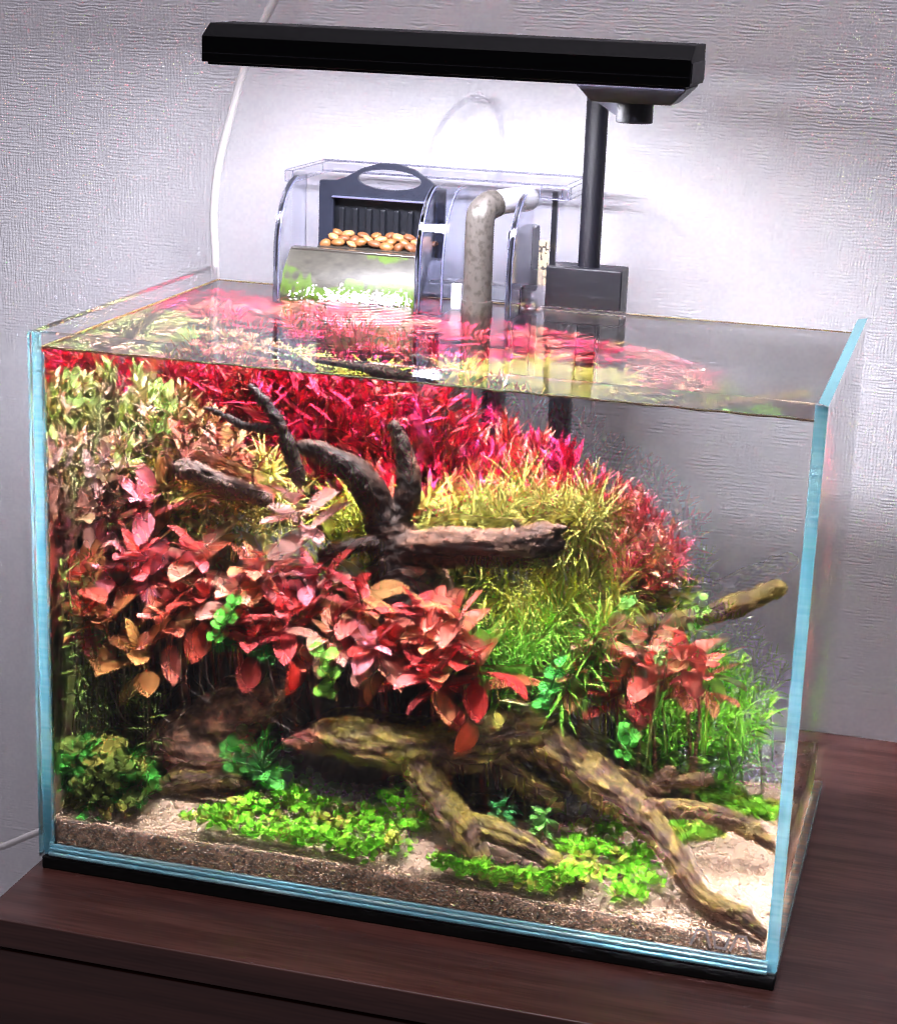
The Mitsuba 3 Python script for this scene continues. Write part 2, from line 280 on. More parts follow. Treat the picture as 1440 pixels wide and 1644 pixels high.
n = 15500; gx_ = r.uniform(.0105, .4425, n); top = np.interp(gx_, FRONT[:, 0], FRONT[:, 1])+.0016*np.sin(gx_*210)*np.sin(gx_*57); gz = .0066+(top-.0060)*r.uniform(0, 1, n)
pal = np.array([[.56, .35, .23], [.74, .53, .38], [.28, .155, .09], [.48, .27, .155], [.84, .66, .52], [.15, .085, .055]])
C = pal[r.choice(6, n, p=[.25, .22, .18, .15, .10, .10])]*r.uniform(.75, 1.2, (n, 1))
C = np.where(((top-gz) < .0035+.002*np.sin(gx_*130))[:, None] & (r.random((n, 1)) < .75), np.array([.72, .49, .36])*r.uniform(.7, 1.25, (n, 1)), C)
m, c = grains(np.column_stack([gx_, .0068+.0008*r.random(n), gz]), r.uniform(.00055, .00105, n), np.clip(C, 0, .85), .85, 7)
put(thing('gravel_layer', 'brown gravel layer pressed against the front glass below the sand', 'gravel', kind='stuff'), m, 'tinted', True, color=c)

# ------------------------------------------------------------------ driftwood
def pxm(px, py, y): return np.linalg.norm(W(px+2, py, y)-W(px-2, py, y))/4
def wood_mesh(limbs, seed, rough=.0016, edge=.0017, smoothing=9, slim=.9):
    ms, axis = [], []
    for L in limbs:
        L = np.array(L, float); P = np.array([W(*q[:3]) for q in L]); R = np.array([q[3]*pxm(*q[:3])*(slim if q[3] > 12 else 1) for q in L])
        k = max(4, 4*len(L)); S = spline(np.column_stack([P, R]), k)
        wob = (meshkit.noise(np.stack([np.arange(k)*.55, np.full(k, seed*3.1), np.arange(k)*0.], 1), seed)-.5)
        S[:, 3] = np.maximum(S[:, 3]*(1+.35*wob), .0007)
        sp = [m3.Manifold.sphere(s[3], 14).translate(tuple(s[:3])) for s in S]
        ms += [m3.Manifold.batch_hull([a, b]) for a, b in zip(sp[:-1], sp[1:])]
        axis += [(a[:3], b[:3]) for a, b in zip(S[:-1], S[1:])]
    m = m3.Manifold.batch_boolean(ms, m3.OpType.Add).refine_to_length(edge); t = tm(m); t.merge_vertices()
    trimesh.smoothing.filter_taubin(t, iterations=smoothing)
    a = np.array([p for p, _ in axis]); d = np.array([q-p for p, q in axis]); d /= np.linalg.norm(d, axis=1, keepdims=True)+1e-12
    from scipy.spatial import cKDTree
    _, idx = cKDTree(a).query(t.vertices); dd = d[idx]; v = np.array(t.vertices); al = (v*dd).sum(1, keepdims=True)
    q = v-dd*al*.87
    h = meshkit.fbm(q*330, 4, seed)-.5; h2 = meshkit.fbm(v*85, 3, seed+4)-.5; h = h+.35*(np.abs(meshkit.noise(q*150, seed+7)-.5)*2-.5)
    t.vertices = v+np.array(t.vertex_normals)*(h*2.6*rough+h2*1.7*rough)[:, None]
    t.vertices = np.clip(t.vertices, [X0, Y0, .006], [X1, Y1, .31])
    return t, h, q
def wood(limbs, seed, label, name='driftwood', algae=.5, red=.2, dark=1.0, rough=.0013, edge=.0017, tipalgae=None, top=None, slim=.9, lit_top_x=-1., redtip=None):
    t, h, q = wood_mesh(limbs, seed, rough, edge, slim=slim); v, nrm = np.array(t.vertices), np.array(t.vertex_normals)
    g = .35*meshkit.fbm(q*420, 4, seed+9)+.65*meshkit.fbm(v*560, 3, seed+19); g = np.clip((g-.5)*1.7+.5, 0, 1); b = meshkit.fbm(v*130, 4, seed+2); c = np.array([.105, .052, .030])*(.30+1.4*g)[:, None]
    c = c+red*np.array([.24, .09, .06])*np.clip((b-.42)*3, 0, 1)[:, None]*g[:, None]*1.6
    al = np.clip((nrm[:, 2]*.35+(b-.5)*3.2+algae-.35)*2.6, 0, 1)*np.clip(algae*2, 0, 1)
    if tipalgae is not None: al = np.maximum(al, np.clip(1.6-np.linalg.norm(v-W(*tipalgae[:3]), axis=1)/tipalgae[3]+(b-.5)*3, 0, 1)*.9)
    c = c*(1-al[:, None])+al[:, None]*np.array([.23, .175, .026])*(.40+1.1*g)[:, None]
    if redtip is not None: rt = np.clip(1.5-np.linalg.norm(v-W(*redtip[:3]), axis=1)/redtip[3]+(b-.5)*2, 0, 1)[:, None]; c = c*(1-rt)+np.array([.36, .10, .075])*(.35+1.2*g)[:, None]*rt
    if top is not None: lit_top = (np.clip((nrm[:, 2]+(b-.5)*1.2-.25)*2.2, 0, 1)*np.interp(v[:, 0], [lit_top_x, lit_top_x+.012], [.22, 1]))[:, None]; c = c*(1-lit_top)+np.array(top)*(.5+g)[:, None]/dark*lit_top*(1-np.clip(al, 0, 1))[:, None]+c*lit_top*np.clip(al, 0, 1)[:, None]  # lamp-lit tops put into the colour: upward faces painted browner
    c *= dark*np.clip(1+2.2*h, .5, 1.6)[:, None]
    return put(thing(name, label, 'driftwood'), t, 'tinted', True, color=np.clip(c, 0, 1))
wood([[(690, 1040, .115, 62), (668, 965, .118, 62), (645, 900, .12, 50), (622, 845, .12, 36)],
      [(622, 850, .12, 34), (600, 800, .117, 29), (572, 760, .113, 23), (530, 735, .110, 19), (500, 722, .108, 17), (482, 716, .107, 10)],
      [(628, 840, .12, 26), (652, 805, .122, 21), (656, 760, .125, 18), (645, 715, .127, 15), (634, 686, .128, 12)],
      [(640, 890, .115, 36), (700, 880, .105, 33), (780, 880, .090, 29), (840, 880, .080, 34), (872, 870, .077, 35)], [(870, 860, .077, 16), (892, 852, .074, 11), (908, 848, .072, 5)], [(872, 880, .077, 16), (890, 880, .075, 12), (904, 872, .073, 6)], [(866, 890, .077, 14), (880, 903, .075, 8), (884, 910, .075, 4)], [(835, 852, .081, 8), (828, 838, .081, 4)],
      [(610, 872, .11, 16), (560, 878, .10, 12), (520, 893, .095, 11)]], 3, 'black central driftwood stump with three raised limbs', rough=.0009, algae=.04, red=.10, dark=.16, top=(.26, .125, .075), lit_top_x=.2, slim=1.0, tipalgae=(850, 895, .079, .010))
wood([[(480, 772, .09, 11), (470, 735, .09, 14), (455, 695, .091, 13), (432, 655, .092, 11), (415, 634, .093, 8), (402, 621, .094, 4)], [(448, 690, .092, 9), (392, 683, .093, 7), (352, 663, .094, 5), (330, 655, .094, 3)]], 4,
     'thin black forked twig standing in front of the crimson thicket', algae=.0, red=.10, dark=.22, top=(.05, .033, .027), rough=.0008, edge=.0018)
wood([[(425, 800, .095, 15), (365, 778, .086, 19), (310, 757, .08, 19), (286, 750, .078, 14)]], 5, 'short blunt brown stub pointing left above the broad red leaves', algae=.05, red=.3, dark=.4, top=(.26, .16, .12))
wood([[(930, 985, .175, 17), (1030, 1003, .188, 18), (1110, 993, .202, 20), (1175, 975, .214, 22), (1230, 952, .225, 22), (1250, 946, .228, 17)]], 6, 'brown algae-tipped branch reaching right towards the open water', algae=.42, red=.7, dark=1.0, tipalgae=(1238, 955, .226, .013))
wood([[(460, 1190, .050, 9), (500, 1188, .05, 20), (545, 1185, .05, 36), (610, 1196, .05, 42), (680, 1205, .055, 42), (760, 1190, .065, 50), (850, 1180, .085, 45)],
      [(665, 1215, .052, 34), (700, 1280, .044, 33), (742, 1330, .032, 30), (765, 1382, .022, 19)],
      [(735, 1318, .036, 24), (815, 1342, .032, 22), (880, 1380, .028, 20), (930, 1415, .024, 13)],
      [(760, 1190, .075, 34), (830, 1250, .075, 24), (895, 1288, .075, 15)]], 7, 'mossy brown root spreading two legs over the sand at the centre front', algae=.46, red=.9, dark=1.05, rough=.0021, slim=.94, redtip=(480, 1188, .05, .014))
wood([[(835, 1160, .095, 42), (900, 1215, .082, 43), (980, 1272, .068, 37), (1042, 1322, .052, 30), (1090, 1388, .034, 24), (1125, 1440, .024, 23), (1185, 1470, .018, 20), (1228, 1502, .013, 12)],
      [(895, 1195, .095, 26), (975, 1245, .09, 30), (1035, 1268, .086, 21), (1060, 1255, .084, 16), (1076, 1238, .083, 13)], [(1050, 1265, .092, 15), (1100, 1255, .093, 12), (1140, 1249, .094, 10)],
      [(1030, 1300, .072, 25), (1105, 1300, .074, 21), (1175, 1318, .077, 19), (1218, 1342, .08, 15), (1246, 1366, .082, 9)]], 8, 'long forked brown root running down to the front right corner', algae=.36, red=1.1, dark=1.15, rough=.0018, slim=.86)
wood([[(275, 1200, .075, 40), (335, 1170, .08, 55), (395, 1140, .085, 42), (435, 1128, .09, 28)], [(300, 1215, .07, 35), (390, 1215, .07, 35)]], 9, 'broad dim reddish wood block lying in the shade under the left plants', algae=.14, red=1.5, dark=1.5)
wood([[(240, 1278, .05, 12), (275, 1258, .05, 16), (320, 1250, .05, 16), (370, 1253, .052, 14), (400, 1258, .055, 9)]], 10, 'low curved olive brown wood piece beside the small round-leaved bush', algae=.45, red=.3, dark=.9)

# ------------------------------------------------------------------ leaves
PROF = {'ovate': lambda t: np.clip((np.clip((t-.06)/.94, 0, 1)**.75*(1-np.clip((t-.06)/.94, 0, 1))**.66)/.394, 0, 1)+.07*(t < .10),
        'lance': lambda t: np.clip(np.sin(np.pi*(t*.97+.02)**.75), 0, 1)**.8, 'line': lambda t: np.clip(1.1-t**3*1.1, .08, 1)*np.clip(t*8+.5, 0, 1),
        'round': lambda t: np.sqrt(np.clip(1-((t-.55)/.46)**2, 0.004, 1))*(t > .05)+.05}
def unit(v): return v/(np.linalg.norm(v, axis=-1, keepdims=True)+1e-12)
def leaves(P, D, L, Wd, prof, ns, cols, curl, fold, c0, c1, vein=None, rng=RNG, wave=0., face=None):
    """A batch of leaf blades: base points, directions, lengths, half widths; returns (mesh, colours)."""
    P, D = np.asarray(P, float), unit(np.asarray(D, float)); n = len(P); up = np.array([0, 0, 1.]); S = np.cross(D, up if face is None else face)+rng.normal(0, .16, (n, 3)); S = unit(S-D*(S*D).sum(1, keepdims=True)); Nn = np.cross(S, D)
    t = np.linspace(0, 1, ns+1); s = np.linspace(-1, 1, cols); L, Wd, curl = (np.broadcast_to(x, (n,))[:, None, None] for x in (L, Wd, curl)); w = PROF[prof](t)[None, :, None]
    tt, ss = t[None, :, None], s[None, None, :]; ph = rng.uniform(0, 6.28, (n, 1, 1))
    along = L*(tt-.30*np.abs(curl)*tt**3)+0*ss; side = Wd*w*ss; lift = fold*Wd*w*np.abs(ss)**1.8-curl*L*tt**2.2+wave*Wd*np.abs(ss)*np.sin(tt*7+ph+ss*1.5)
    v = P[:, None, None]+D[:, None, None]*along[..., None]+S[:, None, None]*side[..., None]+Nn[:, None, None]*lift[..., None]
    a, b = np.arange(ns), np.arange(cols-1); A_, B_ = np.meshgrid(a, b, indexing='ij'); f = np.stack([A_*cols+B_, (A_+1)*cols+B_, (A_+1)*cols+B_+1, A_*cols+B_+1], -1).reshape(-1, 4)
    f = (f[None]+(np.arange(n)*(ns+1)*cols)[:, None, None]).reshape(-1, 4)
    u = np.broadcast_to(enc(np.broadcast_to(np.asarray(c0, float), (n, 3)))[:, None, None], L.shape[:1]+(ns+1, cols)); b = .51+.10*(tt-.4)*np.sign(np.mean(c1)-np.mean(c0)+1e-9)+0*ss
    if vein is not None: b = b+.12*(np.abs(ss) < .05)*(1-tt*.7)-.05*(np.abs(ss) > .9)
    return (v.reshape(-1, 3), f), np.stack([u, np.broadcast_to(b, u.shape)], -1).reshape(-1, 2)
def keep_in(m):
    v, f = m; v[:, 0] = np.clip(v[:, 0], X0-.0015, X1+.0012); v[:, 1] = np.clip(v[:, 1], Y0-.0005, Y1+.0003); v[:, 2] = np.minimum(v[:, 2], WL-.0012-.002*((v[:, 0]*977+v[:, 1]*613) % 1)); return v, f
def whorls(tip, axis, bare, rng, n_wh, per, step, L, Wd, el0, el1, grow=.55, jit=.12):
    """Bases, directions, sizes of whorled leaves from the tip down."""
    axis = unit(axis); a = unit(np.cross(axis, [.3, .9, .1])); b = np.cross(axis, a); P, D, LL, WW, lev = [], [], [], [], []
    off = rng.uniform(0, 6.28)
    for i in range(n_wh):
        u = i/max(1, n_wh-1); base = tip-axis*(step*(i*(.55+.45*u)+.25)); g = grow+(1-grow)*min(1, u*2.2); el = math.radians(el0+(el1-el0)*min(1., u*1.3)); off += math.pi/per+rng.normal(0, .1)
        for k in range(per):
            az = off+2*math.pi*k/per+rng.normal(0, jit); e = el+rng.normal(0, .13)
            P.append(base); D.append(math.cos(e)*(math.cos(az)*a+math.sin(az)*b)+math.sin(e)*axis); s = g*rng.uniform(.82, 1.12); LL.append(L*s); WW.append(Wd*s*rng.uniform(.85, 1.1)); lev.append(u)
    return np.array(P), np.array(D), np.array(LL), np.array(WW), np.array(lev)
def stem_path(tip, axis, rng, length=.09, floor=True, back=0.):
    g = float(ground(np.clip(tip[0], X0, X1), np.clip(tip[1], Y0, Y1)))-.004; a = unit(axis); p = [tip, tip-a*length*.3]
    q = p[-1]+np.array([rng.normal(0, .004), rng.normal(0, .004), 0])-[0, 0, max(.01, (p[-1][2]-g)*.5)]; q = q+[0, back*.6, 0]; e = np.array([q[0]+rng.normal(0, .004), q[1]+rng.normal(0, .004)+back*.4, g])
    if not floor: e = q+(e-q)*.4
    out = spline([p[0], p[1], q, e], 9); out[:, 0] = np.clip(out[:, 0], X0, X1); out[:, 1] = np.clip(out[:, 1], Y0, Y1); return out
def fine_stem(name, tip, axis, rng, n_wh, per, step, L, Wd, el0, el1, prof, c_tip, c_low, stem_c, label, cat_, group, curl=.12, ns=3, cols=3, fold=.25, var=.14, bsdf='leaf_matte', rad=.0007, grow=.55):
    k = thing(name, label, cat_, group); tip = inside(tip); P, D, LL, WW, lev = whorls(tip, axis, 0, rng, n_wh, per, step, L, Wd, el0, el1, grow)
    path = stem_path(tip, axis, rng); j = rng.normal(1, var, (len(P), 1)); c = (np.asarray(c_tip)*(1-lev[:, None])+np.asarray(c_low)*lev[:, None])*j
    hue = rng.normal(0, .03, (len(P), 3)); c = np.clip(c*(1+hue), .004, .9)
    m, col = leaves(P, D, LL, WW, prof, ns, cols, rng.normal(curl, .08, len(P)), fold, c*.9, c*1.08, rng=rng)
    part(k, 'leaves', keep_in(m), bsdf, True, uv=col, kind='stuff')
    s = tube(path, np.linspace(rad*.7, rad, len(path)), 5); part(k, 'stem', s, 'tinted_wet', True, uv=solid(stem_c, len(s.vertices))); return k

# --- crimson fine-leaved thicket at the back
RED = [(62, 590), (120, 575), (300, 585), (480, 600), (640, 625), (760, 655), (850, 690), (915, 720), (905, 780), (800, 810), (690, 800), (600, 790), (520, 740), (440, 720), (330, 650), (150, 640), (62, 640)]
rg = np.random.default_rng(21)
def red_depth(px, py):
    top = np.interp(px, [60, 480, 915], [575, 600, 710]); return np.clip(.256-.00050*(py-top), .178, .262)
for px_, py_ in in_poly(RED, 160, 2):
    y = red_depth(px_, py_)+rg.normal(0, .006); tip = W(px_, py_, y); mag = rg.random()
    ct = np.array([.86, .055, .19]) if mag < .55 else (np.array([.88, .13, .42]) if mag < .76 else np.array([.86, .30, .23])); cl = np.array([.66, .02, .075])
    fine_stem('crimson_stem_plant', tip, unit([rg.normal(.05, .22), rg.normal(-.12, .2), 1]), rg, rg.integers(7, 10), 3, .0068, .0255, .0030, 64, 18, 'lance', ct, cl, (.35, .06, .04),
              '%s stem plant in the dense red thicket along the back glass' % ('deep crimson' if mag < .55 else 'magenta pink' if mag < .76 else 'orange-tinged red'), 'aquatic plant', ('crimson' if mag < .55 else 'magenta' if mag < .76 else 'orange red')+' stems of the back thicket', curl=.05)
# more of the thicket, further left and behind, seen through the water surface
for k_ in range(60):
    x, y = rg.uniform(.012, .20), rg.uniform(.19, .262); z = .302-.03*rg.random()-.10*max(0, x-.16)
    cr = rg.random() < .6; ct = np.array([.78, .045, .15]) if cr else np.array([.72, .30, .19])
    fine_stem('crimson_stem_plant', np.array([x, y, z]), unit([rg.normal(0, .4), rg.normal(-.1, .4), .8]), rg, 8, 3, .0060, .0215, .0024, 60, 12, 'lance', ct, (.70, .04, .09), (.35, .06, .04),
              '%s stem plant in the left rear corner just below the water surface' % ('red' if cr else 'pale orange-red'), 'aquatic plant', ('red' if cr else 'orange-red')+' stems of the left rear corner', curl=.05)
# --- salmon stems on the right shoulder of the thicket
SAL = [(905, 760), (960, 745), (1040, 800), (1085, 850), (1108, 885), (1090, 925), (1010, 935), (940, 900), (925, 830)]
for px_, py_ in in_poly(SAL, 46, 3):
    y = np.clip(.258-.00022*(py_-750), .2, .262)+rg.normal(0, .006); tip = W(px_, py_, y); u = rg.random()
    ct = np.array([.88, .42, .34]) if u < .55 else (np.array([.86, .18, .26]) if u < .85 else np.array([.72, .50, .24])); dx = (px_-930)/180
    fine_stem('salmon_stem_plant', tip, unit([.15+.45*dx, rg.normal(-.2, .2), .9]), rg, 8, 3, .0058, .0195, .0022, 62, 18, 'lance', ct, (.66, .26, .17), (.35, .14, .06),
              '%s narrow-leaved stem plant on the right shoulder of the planting' % ('salmon pink' if u < .55 else 'bright red' if u < .85 else 'straw-coloured'), 'aquatic plant', ('salmon' if u < .55 else 'red' if u < .85 else 'straw')+' stems on the right shoulder', curl=.05)
# --- pale olive and peach stems at the upper left
PAL = [(66, 620), (150, 590), (230, 590), (330, 645), (400, 690), (380, 745), (250, 745), (150, 770), (66, 790)]
for px_, py_ in in_poly(PAL, 66, 4):
    y = np.clip(.185-.00050*(py_-590), .07, .2)+rg.normal(0, .008); tip = W(px_, py_, y); u = rg.random()
    ct = np.array([.60, .55, .27]) if u < .45 else (np.array([.70, .48, .36]) if u < .66 else np.array([.38, .50, .16]))
    if px_ > 270: ct = ct*.5+np.array([.5, .12, .10])*.5
    fine_stem('pale_stem_plant', tip, unit([rg.normal(.05, .3), rg.normal(-.2, .25), .9]), rg, 8, 3, .0064, .0205, .0028, 58, 12, 'lance', ct, ct*.75*np.array([1.1, .9, .8]), (.35, .22, .10),
              '%s narrow-leaved stem plant crowding the upper left %s' % ('pale olive' if u < .45 else 'peach' if u < .66 else 'light green', 'near the forked twig' if px_ > 270 else 'against the left glass' if px_ < 150 else 'of the tank'), 'aquatic plant', '%s stems at the upper left %d' % ('olive' if u < .45 else 'peach' if u < .66 else 'green', (px_ > 150)+(px_ > 270)+1), curl=.10)
# --- needle-leaved yellow green stems
NED = [([(700, 790), (830, 770), (945, 790), (985, 850), (900, 850), (760, 850), (690, 850)], 18, .140, .165, (.54, .48, .12), 'above the thick right limb'), ([(735, 930), (860, 925), (960, 900), (1010, 940), (990, 1000), (860, 1010), (760, 990)], 16, .112, .145, (.54, .58, .10), 'below the thick right limb'),
       ([(760, 1000), (960, 1000), (920, 1080), (830, 1090), (770, 1060)], 9, .086, .100, (.30, .68, .08), 'beside the large bright red rosette'), ([(520, 800), (590, 800), (600, 900), (530, 910)], 6, .125, .13, (.56, .54, .08), 'left of the black stump'), ([(235, 745), (330, 800), (420, 830), (330, 850), (250, 790)], 7, .10, .11, (.54, .44, .12), 'around the blunt brown stub'), ([(420, 720), (470, 770), (430, 800)], 3, .125, .13, (.78, .66, .2), 'behind the forked twig')]
for poly, n, ya, yb, ct, where in NED:
    b = sg.Polygon(poly).bounds
    for px_, py_ in in_poly(poly, n, int(ya*1e4)):
        y = yb+(ya-yb)*(py_-b[1])/(b[3]-b[1])+rg.normal(0, .004); tip = W(px_, py_, y); c = np.array(ct)*rg.uniform(.8, 1.2)
        fine_stem('needle_leaf_plant', tip, unit([rg.normal(.1, .28), rg.normal(-.62, .22), .7]), rg, 5, 12, .0058, .0310, .00078, 62, 8, 'line', c*np.array([1.1, 1, 1]), c*np.array([.75, .95, .8]), (.3, .3, .06),
                  'yellow green plant with starry whorls of needle leaves '+where, 'aquatic plant', 'needle-leaved plants '+where, curl=.16, ns=4, cols=2, fold=0, var=.18, grow=.5)
# --- green stems on the right
GRN = [([(1005, 945), (1115, 925), (1140, 985), (1060, 990), (985, 985)], 14, .205, .245, (.36, .56, .09), 'above the algae-tipped branch'), ([(985, 1140), (1090, 1060), (1165, 1040), (1215, 1080), (1245, 1125), (1225, 1175), (1120, 1195), (1010, 1195)], 52, .165, .25, (.26, .66, .07), 'at the right end of the planting'), ([(1130, 1020), (1170, 1030), (1190, 1070), (1120, 1080)], 8, .235, .25, (.30, .70, .09), 'just under the algae-tipped branch')]
for poly, n, ya, yb, ct, where in GRN:
    b = sg.Polygon(poly).bounds
    for px_, py_ in in_poly(poly, n, int(yb*1e4)):
        y = yb+(ya-yb)*(py_-b[1])/(b[3]-b[1])+rg.normal(0, .006); tip = W(px_, py_, y); c = np.array(ct)*rg.uniform(.75, 1.2)
        fine_stem('green_stem_plant', tip, unit([.35+rg.normal(.1, .3), rg.normal(-.2, .25), .75]), rg, 9, 3, .0052, .0165, .0013, 60, 14, 'lance', c*np.array([1.35, 1.05, 1]), c*np.array([.7, .85, .8]), (.12, .28, .04),
                  'bright green narrow-leaved stem plant '+where, 'aquatic plant', 'green stem plants '+where, curl=.06)
# --- dim green stems in the lower left
for px_, py_ in in_poly([(80, 900), (110, 880), (150, 1000), (240, 1090), (230, 1180), (90, 1190)], 26, 5):
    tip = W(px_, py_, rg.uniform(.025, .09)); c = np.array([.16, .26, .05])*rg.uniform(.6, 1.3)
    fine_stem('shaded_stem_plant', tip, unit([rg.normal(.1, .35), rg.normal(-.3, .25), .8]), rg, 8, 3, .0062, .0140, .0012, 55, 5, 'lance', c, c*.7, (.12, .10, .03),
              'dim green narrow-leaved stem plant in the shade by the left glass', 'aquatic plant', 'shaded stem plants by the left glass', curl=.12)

# --- broad-leaved red plants: each leaf a part
def broad(px_, py_, y, size, n_wh, tint, label, tilt=(0, -.62, .75), per=2, low=None, name='broad_leaf_plant', Lm=.031, Wm=.0078, seed=None, el=(62, 14), step=.0062, grow=.5, floor=True):
    rg = np.random.default_rng(seed or int(px_*7+py_)); k = thing(name, label, 'aquatic plant', None); tip = inside(W(px_, py_, y), .004)
    P, D, LL, WW, lev = whorls(tip, np.array(tilt, float)+[rg.normal(0, .1), 0, 0], 0, rg, n_wh+1, per, step*size, Lm*size, Wm*size, el[0], el[1], grow, .22)
    tint = np.asarray(tint); low = tint*np.array([.72, .75, .7]) if low is None else np.asarray(low)
    path = stem_path(tip, tilt, rg, length=.05, floor=floor, back=.055); s = tube(path, np.linspace(.0009, .0013, len(path)), 6); part(k, 'stem', s, 'tinted_wet', True, uv=solid(tint*.30, len(s.vertices)))
    for i in range(len(P)):
        c = (tint*(1-lev[i])+low*lev[i])*rg.uniform(.72, 1.22)*(1+rg.normal(0, .05, 3)); c = c*.55+np.array([.36, .26, .07])*.45 if rg.random() < .12+.16*(lev[i] > .7) else c; c2 = c*np.array([1.12, .85, .85]) if rg.random() < .6 else c*np.array([.9, 1.15, .9])
        m, col = leaves(P[i:i+1], D[i:i+1], LL[i], WW[i], 'ovate', 12, 5, rg.normal(.14, .12), .35, np.clip(c, .01, .9), np.clip(c2, .01, .9), vein=np.clip(c*1.5+.05, 0, .9), rng=rg, wave=.05)
        part(k, 'leaf', keep_in(m), 'leaf_gloss', True, uv=col)
    return k
PINK, CORAL, RUST, BRONZE, WINE, TAN = (.90, .30, .35), (.88, .15, .15), (.72, .20, .14), (.36, .17, .05), (.46, .06, .06), (.76, .36, .26)
for a in [(230, 800, .090, 1.15, 5, PINK, 'tall pink broad-leaved plant highest of the broad leaves near the left glass'),
          (218, 890, .068, 1.05, 5, CORAL, 'coral and tan broad-leaved plant directly below the tall pink one'),
          (312, 885, .066, .95, 4, TAN, 'tan pink broad-leaved rosette right of the coral and tan one'),
          (408, 905, .062, 1.0, 5, RUST, 'rust red broad-leaved rosette left below the pale pink one'),
          (475, 810, .072, 1.05, 4, (.66, .34, .30), 'pale pink broad-leaved rosette beside the black central stump'),
          (120, 925, .048, 1.1, 5, (.38, .07, .045), 'dark red broad-leaved plant against the left glass'),
          (215, 1045, .032, 1.1, 4, BRONZE, 'bronze olive broad-leaved rosette lowest on the left'),
          (322, 965, .048, 1.15, 4, (.46, .06, .045), 'large-leaved red plant above the green creeping sprig'),
          (450, 975, .050, 1.05, 5, CORAL, 'coral red rosette over the dark hollow left of centre'),
          (566, 975, .056, 1.1, 5, (.58, .13, .12), 'salmon red rosette in front of the black stump'),
          (612, 1030, .045, 1.05, 5, (.60, .07, .06), 'vivid red rosette in the middle of the front row'),
          (695, 985, .058, 1.0, 5, RUST, 'rust brown rosette under the thick right limb'),
          (755, 1058, .036, 1.25, 4, (.60, .055, .05), 'large bright red rosette at the right end of the front row'),
          (690, 1075, .038, 1.2, 3, (.58, .10, .09), 'red plant with long leaves just left of the large bright red rosette'),
          (505, 930, .075, 1.15, 4, WINE, 'dark wine-red broad-leaved plant at the foot of the stump'),
          (420, 985, .062, .95, 4, (.34, .06, .04), 'maroon broad-leaved plant behind the coral red rosette'),
          (160, 990, .040, 1.0, 4, (.34, .13, .05), 'brown broad-leaved plant above the bronze olive rosette'),
          (280, 945, .062, 1.0, 4, (.44, .12, .08), 'brick red plant squeezed between tan and coral rosettes')]:
    broad(*a)
for a in [(965, 1030, .098, 1.0, 4, (.50, .28, .14), 'brown olive broad-leaved rosette left of the right-hand red one'), (1095, 1040, .100, 1.05, 5, (.74, .20, .15), 'reddish rosette under the algae-tipped branch'),
          (985, 1108, .090, .95, 4, (.56, .10, .08), 'dark red drooping rosette above the long forked root'), (1040, 1072, .095, 1.0, 4, (.70, .18, .13), 'brick red rosette in the middle of the right-hand cluster'),
          (1030, 1030, .104, .95, 4, (.72, .34, .22), 'tan pink rosette between the brown olive and the reddish one'), (1125, 1078, .098, .9, 4, (.66, .15, .12), 'red rosette at the right end of the right-hand cluster'),
          (925, 1075, .090, .85, 3, (.48, .17, .09), 'small rust brown rosette at the left end of the right-hand cluster')]:
    broad(*a)
FILL = [(85, 800), (200, 770), (330, 850), (430, 850), (520, 905), (650, 940), (740, 985), (770, 1090), (640, 1080), (440, 1030), (280, 1020), (90, 985)]
rf = np.random.default_rng(63)
for i, (px_, py_) in enumerate(in_poly(FILL, 20, 12)):
    y = np.clip(.105-.00028*(py_-770)+rf.normal(0, .006), .03, .12); u = rf.random(); c = np.array(PINK if u < .15 else CORAL if u < .5 else RUST if u < .75 else TAN if u < .85 else WINE)*rf.uniform(.8, 1.1)
    k_ = broad(px_, py_, y, rf.uniform(.85, 1.05), 4, c, 'broad-leaved reddish plant filling the gaps behind the front rosettes', seed=400+i); labels[k_]['group'] = 'broad-leaved plants behind the front rosettes'
# single hanging leaves
def lone(px_, py_, y, d, L, Wd, c, label, prof='round', curl=.25):
    k = thing('hanging_leaf', label, 'leaf'); p = inside(W(px_, py_, y)); rg = np.random.default_rng(int(px_))
    m, col = leaves([p], [d], L, Wd, prof, 9, 5, curl, .2, np.array(c), np.array(c)*[1.1, .8, .8], vein=np.array(c)*1.3+.04, rng=rg); put(k, keep_in(m), 'leaf_gloss', True, uv=col)
lone(748, 1158, .020, (.05, -.35, -1), .022, .0098, (.60, .09, .045), 'single round orange-red leaf hanging over the mossy root')
lone(466, 1060, .030, (.25, -.3, -1), .022, .0085, (.58, .035, .025), 'single bright red leaf hanging in front of the dark hollow')
lone(800, 1125, .030, (1, -.2, .12), .019, .0050, (.60, .58, .30), 'cream leaf right of the large bright red rosette', 'ovate', .1)
lone(800, 1130, .030, (-.1, -.2, 1), .014, .0036, (.45, .48, .12), 'upright yellow green leaf beside the cream leaf', 'ovate', .1)
lone(795, 1140, .029, (.25, -.3, -.8), .012, .0042, (.55, .50, .10), 'small yellow leaf hanging below the cream leaf', 'ovate', .1)

# --- pale medium-leaved plants at the far left
for px_, py_, y, c, lab in [(110, 745, .075, (.50, .33, .29), 'dusty pink rosette nearest the left glass above the red plants'), (165, 735, .085, (.46, .28, .24), 'greyish pink rosette second from the left glass'), (120, 810, .060, (.42, .20, .15), 'brownish pink rosette below the dusty pink one'),
                            (290, 690, .11, (.48, .16, .12), 'reddish narrow-leaved rosette left of the forked twig'), (350, 710, .105, (.44, .13, .09), 'brown red rosette under the forked twig'), (400, 745, .10, (.42, .10, .07), 'dull red rosette above the blunt brown stub')]:
    broad(px_, py_, y, .8, 5, c, lab, per=2, name='rosette_plant', Wm=.0055, Lm=.027)
